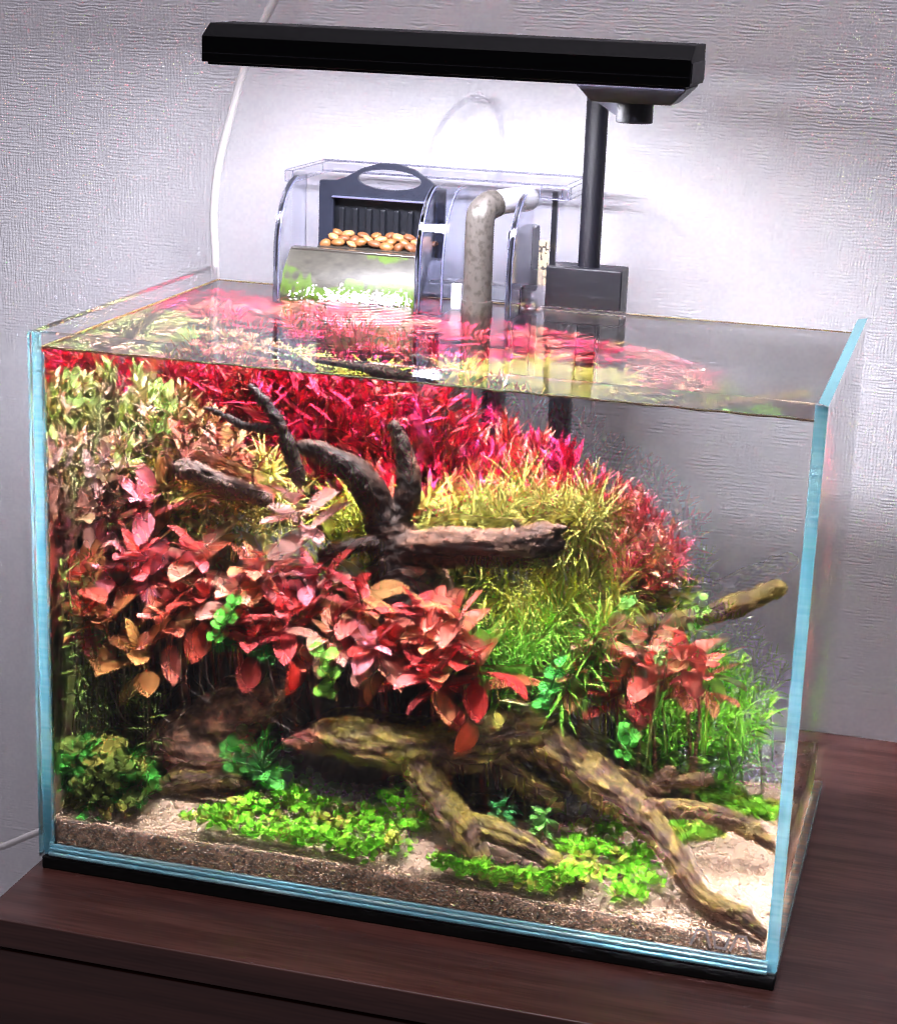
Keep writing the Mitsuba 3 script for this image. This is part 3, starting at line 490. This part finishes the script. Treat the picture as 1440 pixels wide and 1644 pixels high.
# --- small round-leaved creeping sprigs
def sprig(pts, y, c, label, n=7, L=.0075, Wd=.0042):
    rg = np.random.default_rng(int(pts[0][0])); k = thing('creeping_sprig', label, 'aquatic plant'); P = spline([inside(W(a, b, y-.002*i)) for i, (a, b) in enumerate(pts)], 12); s = tube(P, .0006, 5); part(k, 'stem', s, 'tinted_wet', True, uv=solid(np.array(c)*.7, len(s.vertices)))
    for i in range(n):
        p = P[min(11, int(i*11/(n-1)))]; az = i*1.57+rg.normal(0, .2)
        for sgn in (1, -1):
            d = np.array([sgn*math.cos(az), sgn*math.sin(az)*.7-.25, .35+rg.normal(0, .15)]); cc = np.array(c)*rg.uniform(.75, 1.2); g = rg.uniform(.75, 1.1)
            m, col = leaves([p], [d], L*g, Wd*g, 'round', 7, 5, .12, .2, cc, cc*1.05, rng=rg, face=[rg.normal(0, .3), -.7, .65]); part(k, 'leaf', keep_in(m), 'leaf_gloss', True, uv=col)
sprig([(345, 1025), (365, 990), (378, 965)], .032, (.12, .46, .06), 'bright green round-leaved sprig below the large-leaved red plant', 5)
sprig([(525, 1115), (530, 1080), (520, 1050)], .035, (.20, .44, .06), 'green sprig with yellowing leaf beside the hanging bright red leaf', 5, .009, .0045)
sprig([(870, 1135), (885, 1095), (900, 1070)], .050, (.08, .42, .07), 'fresh green round-leaved sprig between the large bright red rosette and the brown olive one', 6)
sprig([(985, 1010), (1000, 985), (1008, 965)], .125, (.20, .52, .10), 'light green sprig rising above the brown olive rosette', 5, .006, .0032)
sprig([(1118, 1010), (1124, 985), (1128, 965)], .165, (.26, .52, .10), 'light green sprig standing before the algae-tipped branch', 4, .0075, .0028)
sprig([(265, 690), (268, 650), (262, 620)], .13, (.42, .60, .16), 'pale green round-leaved sprig among the olive and peach stems', 5, .008, .0048)
sprig([(70, 640), (82, 618), (78, 600)], .05, (.45, .62, .18), 'pale green sprig touching the top of the left glass', 3, .008, .0045)
sprig([(345, 1040), (420, 1050), (430, 1060)], .05, (.06, .24, .05), 'dim green sprig in the dark hollow under the red leaves', 5, .009, .005)
sprig([(1000, 1215), (1010, 1190), (1000, 1170)], .075, (.10, .44, .06), 'green sprig over the upper arm of the long forked root', 4, .007, .004)
# --- small round-leaved bush and star plants on the sand
k = thing('round_leaf_bush', 'blue-green round-leaved bush at the left of the mossy root', 'aquatic plant'); rg2 = np.random.default_rng(77)
for i, (a, b) in enumerate(in_poly([(358, 1195), (400, 1175), (450, 1190), (465, 1230), (450, 1265), (390, 1260), (355, 1230)], 26, 9)):
    p = inside(W(a, b, .040+.02*rg2.random())); root = inside(W(408, 1255, .05)); d = unit(np.array([(a-408)/60, -.6, .25+(1225-b)/90])); cc = np.array([.08, .34, .055])*rg2.uniform(.4, 1.6); base = p-d*.006
    m, col = leaves([base], [d], .0100, .0046, 'round', 8, 5, .15, .25, cc, cc*1.1, vein=cc*1.4, rng=rg2, face=[rg2.normal(0, .55), rg2.normal(-.6, .3), .65]); part(k, 'leaf', keep_in(m), 'leaf_gloss', True, uv=col)
    s = tube(spline([root, (root+base)/2+[0, 0, .004], base], 6), .0006, 4); part(k, 'leaf_stalk', s, 'tinted_wet', True, uv=solid((.06, .2, .05), len(s.vertices)))
def star(px_, py_, y, size, c, label):
    rg = np.random.default_rng(int(px_)); k = thing('star_plant', label, 'aquatic plant'); tip = inside(W(px_, py_, y)); P, D, LL, WW, lev = whorls(tip, np.array([0, -.3, 1.]), 0, rg, 4, 4, .003*size, .0115*size, .0032*size, 60, 5, .5)
    for i in range(len(P)):
        cc = np.array(c)*rg.uniform(.8, 1.25); m, col = leaves(P[i:i+1], D[i:i+1], LL[i], WW[i], 'ovate', 6, 3, .2, .25, cc, cc*1.1, vein=cc*1.4+.05, rng=rg); part(k, 'leaf', keep_in(m), 'leaf_gloss', True, uv=col)
    s = tube(stem_path(tip, [0, 0, 1], rg), .0008, 5); part(k, 'stem', s, 'tinted_wet', True, uv=solid((.15, .2, .04), len(s.vertices)))
star(868, 1308, .050, 1.0, (.20, .50, .10), 'light green star-shaped plantlet between the two roots'); star(805, 1295, .055, .95, (.10, .44, .12), 'green star-shaped plantlet behind the mossy root')
star(1060, 1050, .085, .5, (.2, .4, .1), 'tiny green star-shaped plantlet among the right-hand red leaves')
# --- low carpet and bushes of tiny round leaves
def carpet(name, polys, label, n, seed, c, zlift, L=.0044, spread=.0085, z0=None, y=None):
    rg = np.random.default_rng(seed); P, D, C = [], [], []
    for poly, w, h in polys:
        for a, b in np.array(in_poly(poly, int(n*w), seed)):
            q = Wz(a, b, .036+h*.5) if y is None else W(a, b, y+rg.uniform(-.02, .02)); q = inside(q, .003); cc = np.array(c)*rg.uniform(.6, 1.35)
            if rg.random() < .18: cc = (np.array([.42, .44, .07]) if name == 'ground_cover' else np.array([.22, .21, .04]))*rg.uniform(.7, 1.2)
            if y is None: q[2] = float(ground(q[0], q[1]))+h*rg.uniform(.1, .6)+h*1.3*max(0, float(meshkit.noise(np.array([q[0]*55, q[1]*55, 0.]), seed))-.45)
            R_ = spread*rg.uniform(.35, 1.05)
            for k_ in range(13):
                az, zz_ = rg.uniform(0, 6.28), rg.uniform(.05, 1); rr = math.sqrt(1-zz_*zz_); o = np.array([rr*math.cos(az), rr*math.sin(az), zz_*.8])
                P.append(q+o*R_*rg.uniform(.55, 1)-[0, 0, R_*.5]); D.append(o*.6+rg.normal(0, .55, 3)+[0, 0, .25]); C.append(cc*rg.uniform(.8, 1.2))
    P = np.array(P); C = np.array(C); s = rg.uniform(.7, 1.15, len(P)); F_ = np.stack([rg.normal(0, .45, len(P)), rg.normal(-.45, .4, len(P)), np.full(len(P), .8)], 1)
    m, col = leaves(P, D, L*s, L*.54*s, 'round', 5, 3, .1, .2, C, C*1.1, rng=rg, face=F_)
    v, f = keep_in(m); v[:, 1] = np.maximum(v[:, 1], Y0+.0004*((v[:, 0]*3331) % 1)); put(thing(name, label, 'ground cover', kind='stuff'), (v, f), 'leaf_matte', True, uv=col)
carpet('ground_cover', [([(285, 1310), (340, 1290), (440, 1268), (480, 1262), (560, 1290), (690, 1285), (695, 1322), (600, 1350), (540, 1358), (450, 1338), (310, 1328)], .50, .016), ([(700, 1365), (790, 1375), (900, 1390), (930, 1412), (850, 1424), (770, 1410), (700, 1392)], .28, .012),
                        ([(905, 1345), (985, 1318), (1050, 1365), (1050, 1405), (990, 1410), (920, 1395)], .22, .014)], 'bright green carpet of tiny round leaves on the sand', 235, 31, (.22, .60, .035), 0)
carpet('ground_cover', [([(1100, 1265), (1160, 1250), (1200, 1280), (1250, 1300), (1230, 1310), (1150, 1295)], .7, .010), ([(1080, 1325), (1120, 1320), (1150, 1340), (1100, 1345)], .3, .006)], 'thin green tufts of tiny leaves beside the long forked root', 90, 32, (.25, .60, .05), 0)
carpet('leafy_bush', [([(85, 1195), (140, 1190), (225, 1215), (235, 1290), (150, 1310), (85, 1300)], 1, .02)], 'dark green bush of small round leaves in the lower left corner', 110, 33, (.05, .26, .03), 0, L=.0062, spread=.013, y=.042)
carpet('leafy_bush', [([(110, 1200), (170, 1190), (225, 1230), (225, 1290), (150, 1300)], 1, .02)], 'olive bush of small round leaves behind the dark green one', 40, 34, (.10, .14, .025), 0, L=.0060, spread=.013, y=.03)
# --- fine hanging roots in the dark hollow
for i, (a, b, c_) in enumerate([(180, 1065, 90), (215, 1075, 105), (232, 1080, 60), (270, 1090, 80), (290, 1090, 70), (300, 1085, 45), (318, 1060, 60), (405, 1050, 95), (430, 1100, 75), (330, 1075, 50), (455, 1090, 70), (560, 1080, 40)]):
    rg3 = np.random.default_rng(100+i); y = .035+.004*(i % 4); P = [inside(W(a, b-40, y)), inside(W(a+rg3.normal(0, 4), b+c_*.3, y)), inside(W(a+rg3.normal(0, 12), b+c_*.65, y)), inside(W(a+rg3.normal(5, 18), b+c_, y))]
    put(thing('hanging_root', 'hair-thin pale root hanging into the dark hollow on the left', 'root', 'hair-thin roots in the dark hollow'), tube(spline(P, 16), .00032, 5), 'tinted_wet', True, uv=solid((.13, .09, .065), 16*5+2))

# ------------------------------------------------------------------ hang-on filter at the back pane
fl = thing('hang_on_filter', 'clear plastic hang-on filter with slate insert at the back rim', 'aquarium filter')
def arc(y0, z0, y1, z1, n=14):                               # quarter ellipse from the front upright back to the top
    t = np.linspace(0, np.pi/2, n); return [(y1-(y1-y0)*math.cos(a), z0+(z1-z0)*math.sin(a)) for a in t]
YF = .236
prof_ = [(YF, .312)]+arc(YF, .343, .276, .392)+[(.292, .392), (.292, .330), (.262, .330), (.262, .312)]
CH = sg.Polygon(prof_)
for x0, x1, nm in ((.0600, .0625, 'left_cheek'), (.1590, .1612, 'cheek'), (.2210, .2235, 'right_cheek')): 
    part(fl, nm, extr_x(CH, x0, x1), 'solid_plastic', 30); pe = np.array([(x0+.0011, y, z) for y, z in [(YF, .312)]+arc(YF, .343, .276, .392, 24)]); part(fl, 'cheek_edge', tube(pe, [.0016-.0006*i/24 for i in range(25)], 8), 'solid_plastic', True)
    for dx in (-.0016, .0016): part(fl, 'cheek_edge', tube(pe+[dx, .0010, -.0004],   .00045, 5), 'edge_plastic', True)
shell = [(YF, .312)]+arc(YF, .343, .276, .392, 16); inner = [(y+.0022*(1 if i == 0 else math.cos(i/16*1.4)), z-(.0022*math.sin(i/16*1.5))) for i, (y, z) in enumerate(shell)]
part(fl, 'curved_cover', extr_x(sg.Polygon(shell+inner[::-1]).buffer(0), .1613, .1770), 'blue_plastic', 40)
for x in (.1613, .1772): part(fl, 'cover_edge', tube([(x, y, z) for y, z in shell], .0006, 6), 'edge_plastic', True)
part(fl, 'cover_wall', extr_x(CH.buffer(-.001), .1770, .1785), 'blue_plastic', 40)
for nm, x0, x1 in (('left_wall', .0560, .0578), ('right_wall', .2465, .2485)): part(fl, nm, box(x0, x1, .279, .352, .300, .394), 'clear_plastic')
part(fl, 'back_wall', box(.0578, .2465, .350, .352, .300, .394), 'clear_plastic')
part(fl, 'front_wall', box(.1790, .2465, .2785, .2800, .330, .394), 'clear_plastic')
for nm, b in (('rim', (.0535, .251, .349, .355, .3885, .396)), ('rim', (.0535, .0590, .273, .349, .3885, .396)), ('rim', (.2455, .251, .279, .349, .3885, .396)), ('rim', (.2320, .251, .272, .2788, .3885, .396))): 
    part(fl, nm, box(*b), 'clear_plastic')
    x0, x1, y0, y1, z0, z1 = b
    for z in (z0, z1): part(fl, 'rim_line', tube([(x0, y0, z), (x1, y0, z), (x1, y1, z), (x0, y1, z), (x0, y0, z)], .00035, 5), 'edge_plastic', True)
    for x in (x0, x1): part(fl, 'rim_line', tube([(x, y0, z0), (x, y0, z1)], .00035, 5), 'edge_plastic', True)
th = np.linspace(0, 2*np.pi, 48, endpoint=False)
fr = [(.0770, .3440), (.0770, .3890), (.0880, .3895), (.0960, .3925), (.1060, .3985), (.1180, .4025), (.1300, .4030), (.1420, .4000), (.1520, .3940), (.1590, .3890), (.1640, .3880), (.1640, .3440)]
FR = sg.Polygon(fr).buffer(.0012).difference(sg.Polygon([(.1255+.0225*math.cos(a), .3930+.0068*math.sin(a)) for a in th])).difference(sg.box(.0860, .3470, .1570, .3800))
part(fl, 'cartridge_frame', extr_y(FR, .2800, .2830), 'slate_plastic', label='slate frame with an arched handle and an oval opening')
part(fl, 'frame_ledge', box(.0855, .1520, .2770, .2800, .3790, .3803, .0006), 'edge_plastic')
part(fl, 'basket', box(.0800, .1600, .2880, .2900, .3400, .3800), 'black_plastic')
for i in range(7):
    x = .0890+.0098*i; part(fl, 'basket_rib', box(x, x+.0035, .2835, .2878, .3500, .3720, .0006), 'black_plastic')
rb = np.random.default_rng(8)
for i in range(26):
    row = i % 3; s = trimesh.creation.icosphere(2, 1.0); s.vertices *= 1+.25*(meshkit.noise(s.vertices*1.3+i*7.1, 3)-.5)[:, None]; s.apply_scale((.0046*rb.uniform(.75, 1.2), .0038, .0026*rb.uniform(.75, 1.25))); s.apply_transform(trimesh.transformations.rotation_matrix(rb.normal(0, .25), [0, 1, 0])); s.apply_translation((.0835+.0029*i+rb.normal(0, .0008), .2735+.0045*row, .3492+.0026*row+rb.normal(0, .0006))); part(fl, 'media_ball', s, ('ceramic', 'ceramic_pale', 'ceramic_dark')[int(rb.integers(0, 3))], True)
part(fl, 'media_bed', box(.0800, .1585, .2660, .2870, .3420, .3470), 'weir_grey')
part(fl, 'weir', box(.0640, .1585, .2560, .2640, .3400, .3468, .0012), 'weir_grey', 30)
rp_ = sg.Polygon([(.2560, .3450), (.2440, .3330), (.2370, .3190), (.2370, .3120), (.2400, .3120), (.2600, .3330), (.2600, .3450)])
part(fl, 'spillway', extr_x(rp_, .0640, .1585), 'wet_ramp', 40)
n = 620; fx = rb.uniform(.070, .157, n); fx = np.where(rb.random(n) < .6, rb.uniform(.098, .156, n), fx); u = rb.random(n)**1.5*np.clip(.35+1.1*meshkit.noise(np.stack([fx*110, 0*fx, 0*fx], 1), 4), 0, 1.2); P = np.column_stack([fx, .2362-.010*rb.random(n)*(u < .08)+.0080*u, .3172+.0130*u]); S = trimesh.creation.icosphere(1, 1.0)
R_ = rb.uniform(.0003, .0010, n)*np.where(rb.random(n) < .1, 1.5, 1); part(fl, 'foam', ((P[:, None]+S.vertices[None]*R_[:, None, None]).reshape(-1, 3), (S.faces[None]+(np.arange(n)*len(S.vertices))[:, None, None]).reshape(-1, 3)), 'foam_white', True, kind='stuff')
bx_ = np.linspace(.2240, .2950, 120); part(fl, 'added_glint_bead', tube(np.stack([bx_, np.full(120, .2655), np.full(120, .3176)], 1), .0011+.00055*np.abs(np.sin((bx_-.224)*2*np.pi/.0115)), 8), 'solid_plastic', True)  # beaded tube added in place of the bright glints along the back waterline
# pump side
part(fl, 'pump_housing', box(.2080, .2205, .2860, .3300, .3180, .3640, .002), 'slate_plastic', 30)
part(fl, 'pump_post', box(.2385, .2420, .2810, .2850, .3200, .3930), 'black_plastic')
part(fl, 'label_plate', box(.2310, .2380, .2812, .2822, .3300, .3600), 'cream_label')
part(fl, 'spout_tab', box(.1815, .1890, .2430, .2450, .3150, .3330, .0009), 'clear_tube', 30)
part(fl, 'clip', box(.2245, .2385, .2620, .2635, .3130, .3430), 'clear_plastic')
ip = [(.2014, .2363, .200), (.2014, .2363, .260), (.2014, .2363, .330), (.2012, .2365, .372), (.2018, .2390, .3810), (.2045, .2450, .3850), (.2070, .2500, .3862)]
part(fl, 'intake_pipe', tube(spline(ip, 60), .0094, 20), 'intake_grey', True)
part(fl, 'pipe_elbow', tube(spline([(.2062, .2480, .3858), (.2120, .2600, .3868), (.2190, .2760, .3868), (.2215, .2840, .3868)], 16), .0082, 18), 'clear_tube', 40, label='pale translucent elbow at the top of the intake pipe')
part(fl, 'pipe_collar', tube([(.2014, .2363, .309), (.2014, .2363, .3245)], .0102, 24), 'intake_grey', 40)
part(fl, 'motor_column', box(.2150, .2280, .2800, .3000, .1500, .3170, .002), 'black_plastic', 30)
part(fl, 'rear_housing', box(.0640, .2140, .2800, .3400, .2840, .3180, .002), 'slate_plastic', 30)

# ------------------------------------------------------------------ lamp on its post
lm = thing('aquarium_lamp', 'black bar lamp with a lit underside over the tank', 'lamp')
bar = m3.Manifold.batch_hull([m3.Manifold.sphere(.0006, 8).translate(p) for p in [(x, y, z) for x in (.0602, .3500) for y, z in ((.112, .4755), (.112, .4895), (.124, .4965), (.1615, .4965), (.1615, .4755))]])
part(lm, 'body', tm(bar), 'black_paint', 30)
part(lm, 'end_cap', box(.3503, .3512, .1135, .1600, .4770, .4880, .0003), 'black_powder')
part(lm, 'seam', box(.0600, .3502, .11125, .1116, .4800, .4804), 'black_powder')
part(lm, 'base_plate', box(.0625, .3480, .1145, .1590, .4735, .4749), 'black_paint')
led = quad((.0635, .1150, .4733), (.0635, .1585, .4733), (.3470, .1585, .4733), (.3470, .1150, .4733))
k = part(lm, 'light_panel', led, 'white_plastic'); scene[k]['emitter'] = {'type': 'area', 'radiance': {'type': 'rgb', 'value': LAMP}}
mt = m3.Manifold.batch_hull([m3.Manifold.sphere(.0008, 8).translate(p) for p in [(.286, y, .4735) for y in (.117, .158)]+[(.3475, y, .4735) for y in (.117, .158)]+[(.2935, y, .4645) for y in (.122, .152)]+[(.3390, y, .4645) for y in (.122, .152)]])
part(lm, 'mount', tm(mt), 'black_powder', 30)
part(lm, 'knob', tube([(.3160, .137, .4520), (.3160, .137, .4525), (.3160, .137, .4640)], [.0100, .0106, .0106], 28), 'black_powder', 40)
ar = m3.Manifold.batch_hull([m3.Manifold.sphere(.0008, 8).translate(p) for p in [(x, .137, z) for x in (.309, .323) for z in (.454, .4645)]+[(x, .290, z) for x in (.2560, .2690) for z in (.4570, .4645)]])
part(lm, 'arm', tm(ar), 'black_powder', 30)
part(lm, 'post', tube([(.2640, .288, .340), (.2640, .288, .4640)], .0073, 24), 'black_powder', 40)
part(lm, 'clamp', box(.2375, .2890, .2765, .3010, .3060, .3440, .0012), 'black_powder', 30)
part(lm, 'lower_post', box(.2590, .2725, .2820, .2960, .060, .3060, .001), 'black_powder', 30)

# ------------------------------------------------------------------ airline tubes
c = [A(470, -60, .385), A(438, 5, .38), A(400, 85, .372), A(372, 180, .36), A(350, 270, .35), A(343, 350, .345), A(346, 430, .34)]
put(thing('airline_tube', 'milky clear airline tube hanging down the wall at the left behind the lamp', 'tube'), tube(spline(c+[c[-1]-[0, 0, .10]], 60), .0030, 12), 'white_rubber', True)
c = [A(680, 330, .375), A(690, 245, .375), A(720, 185, .375), A(765, 155, .375), A(798, 175, .375), A(806, 225, .375), A(800, 300, .375)]
put(thing('looped_tube', 'faint clear tube looping up behind the filter', 'tube'), tube(spline(c, 50), .0024, 12), 'clear_plastic', True)
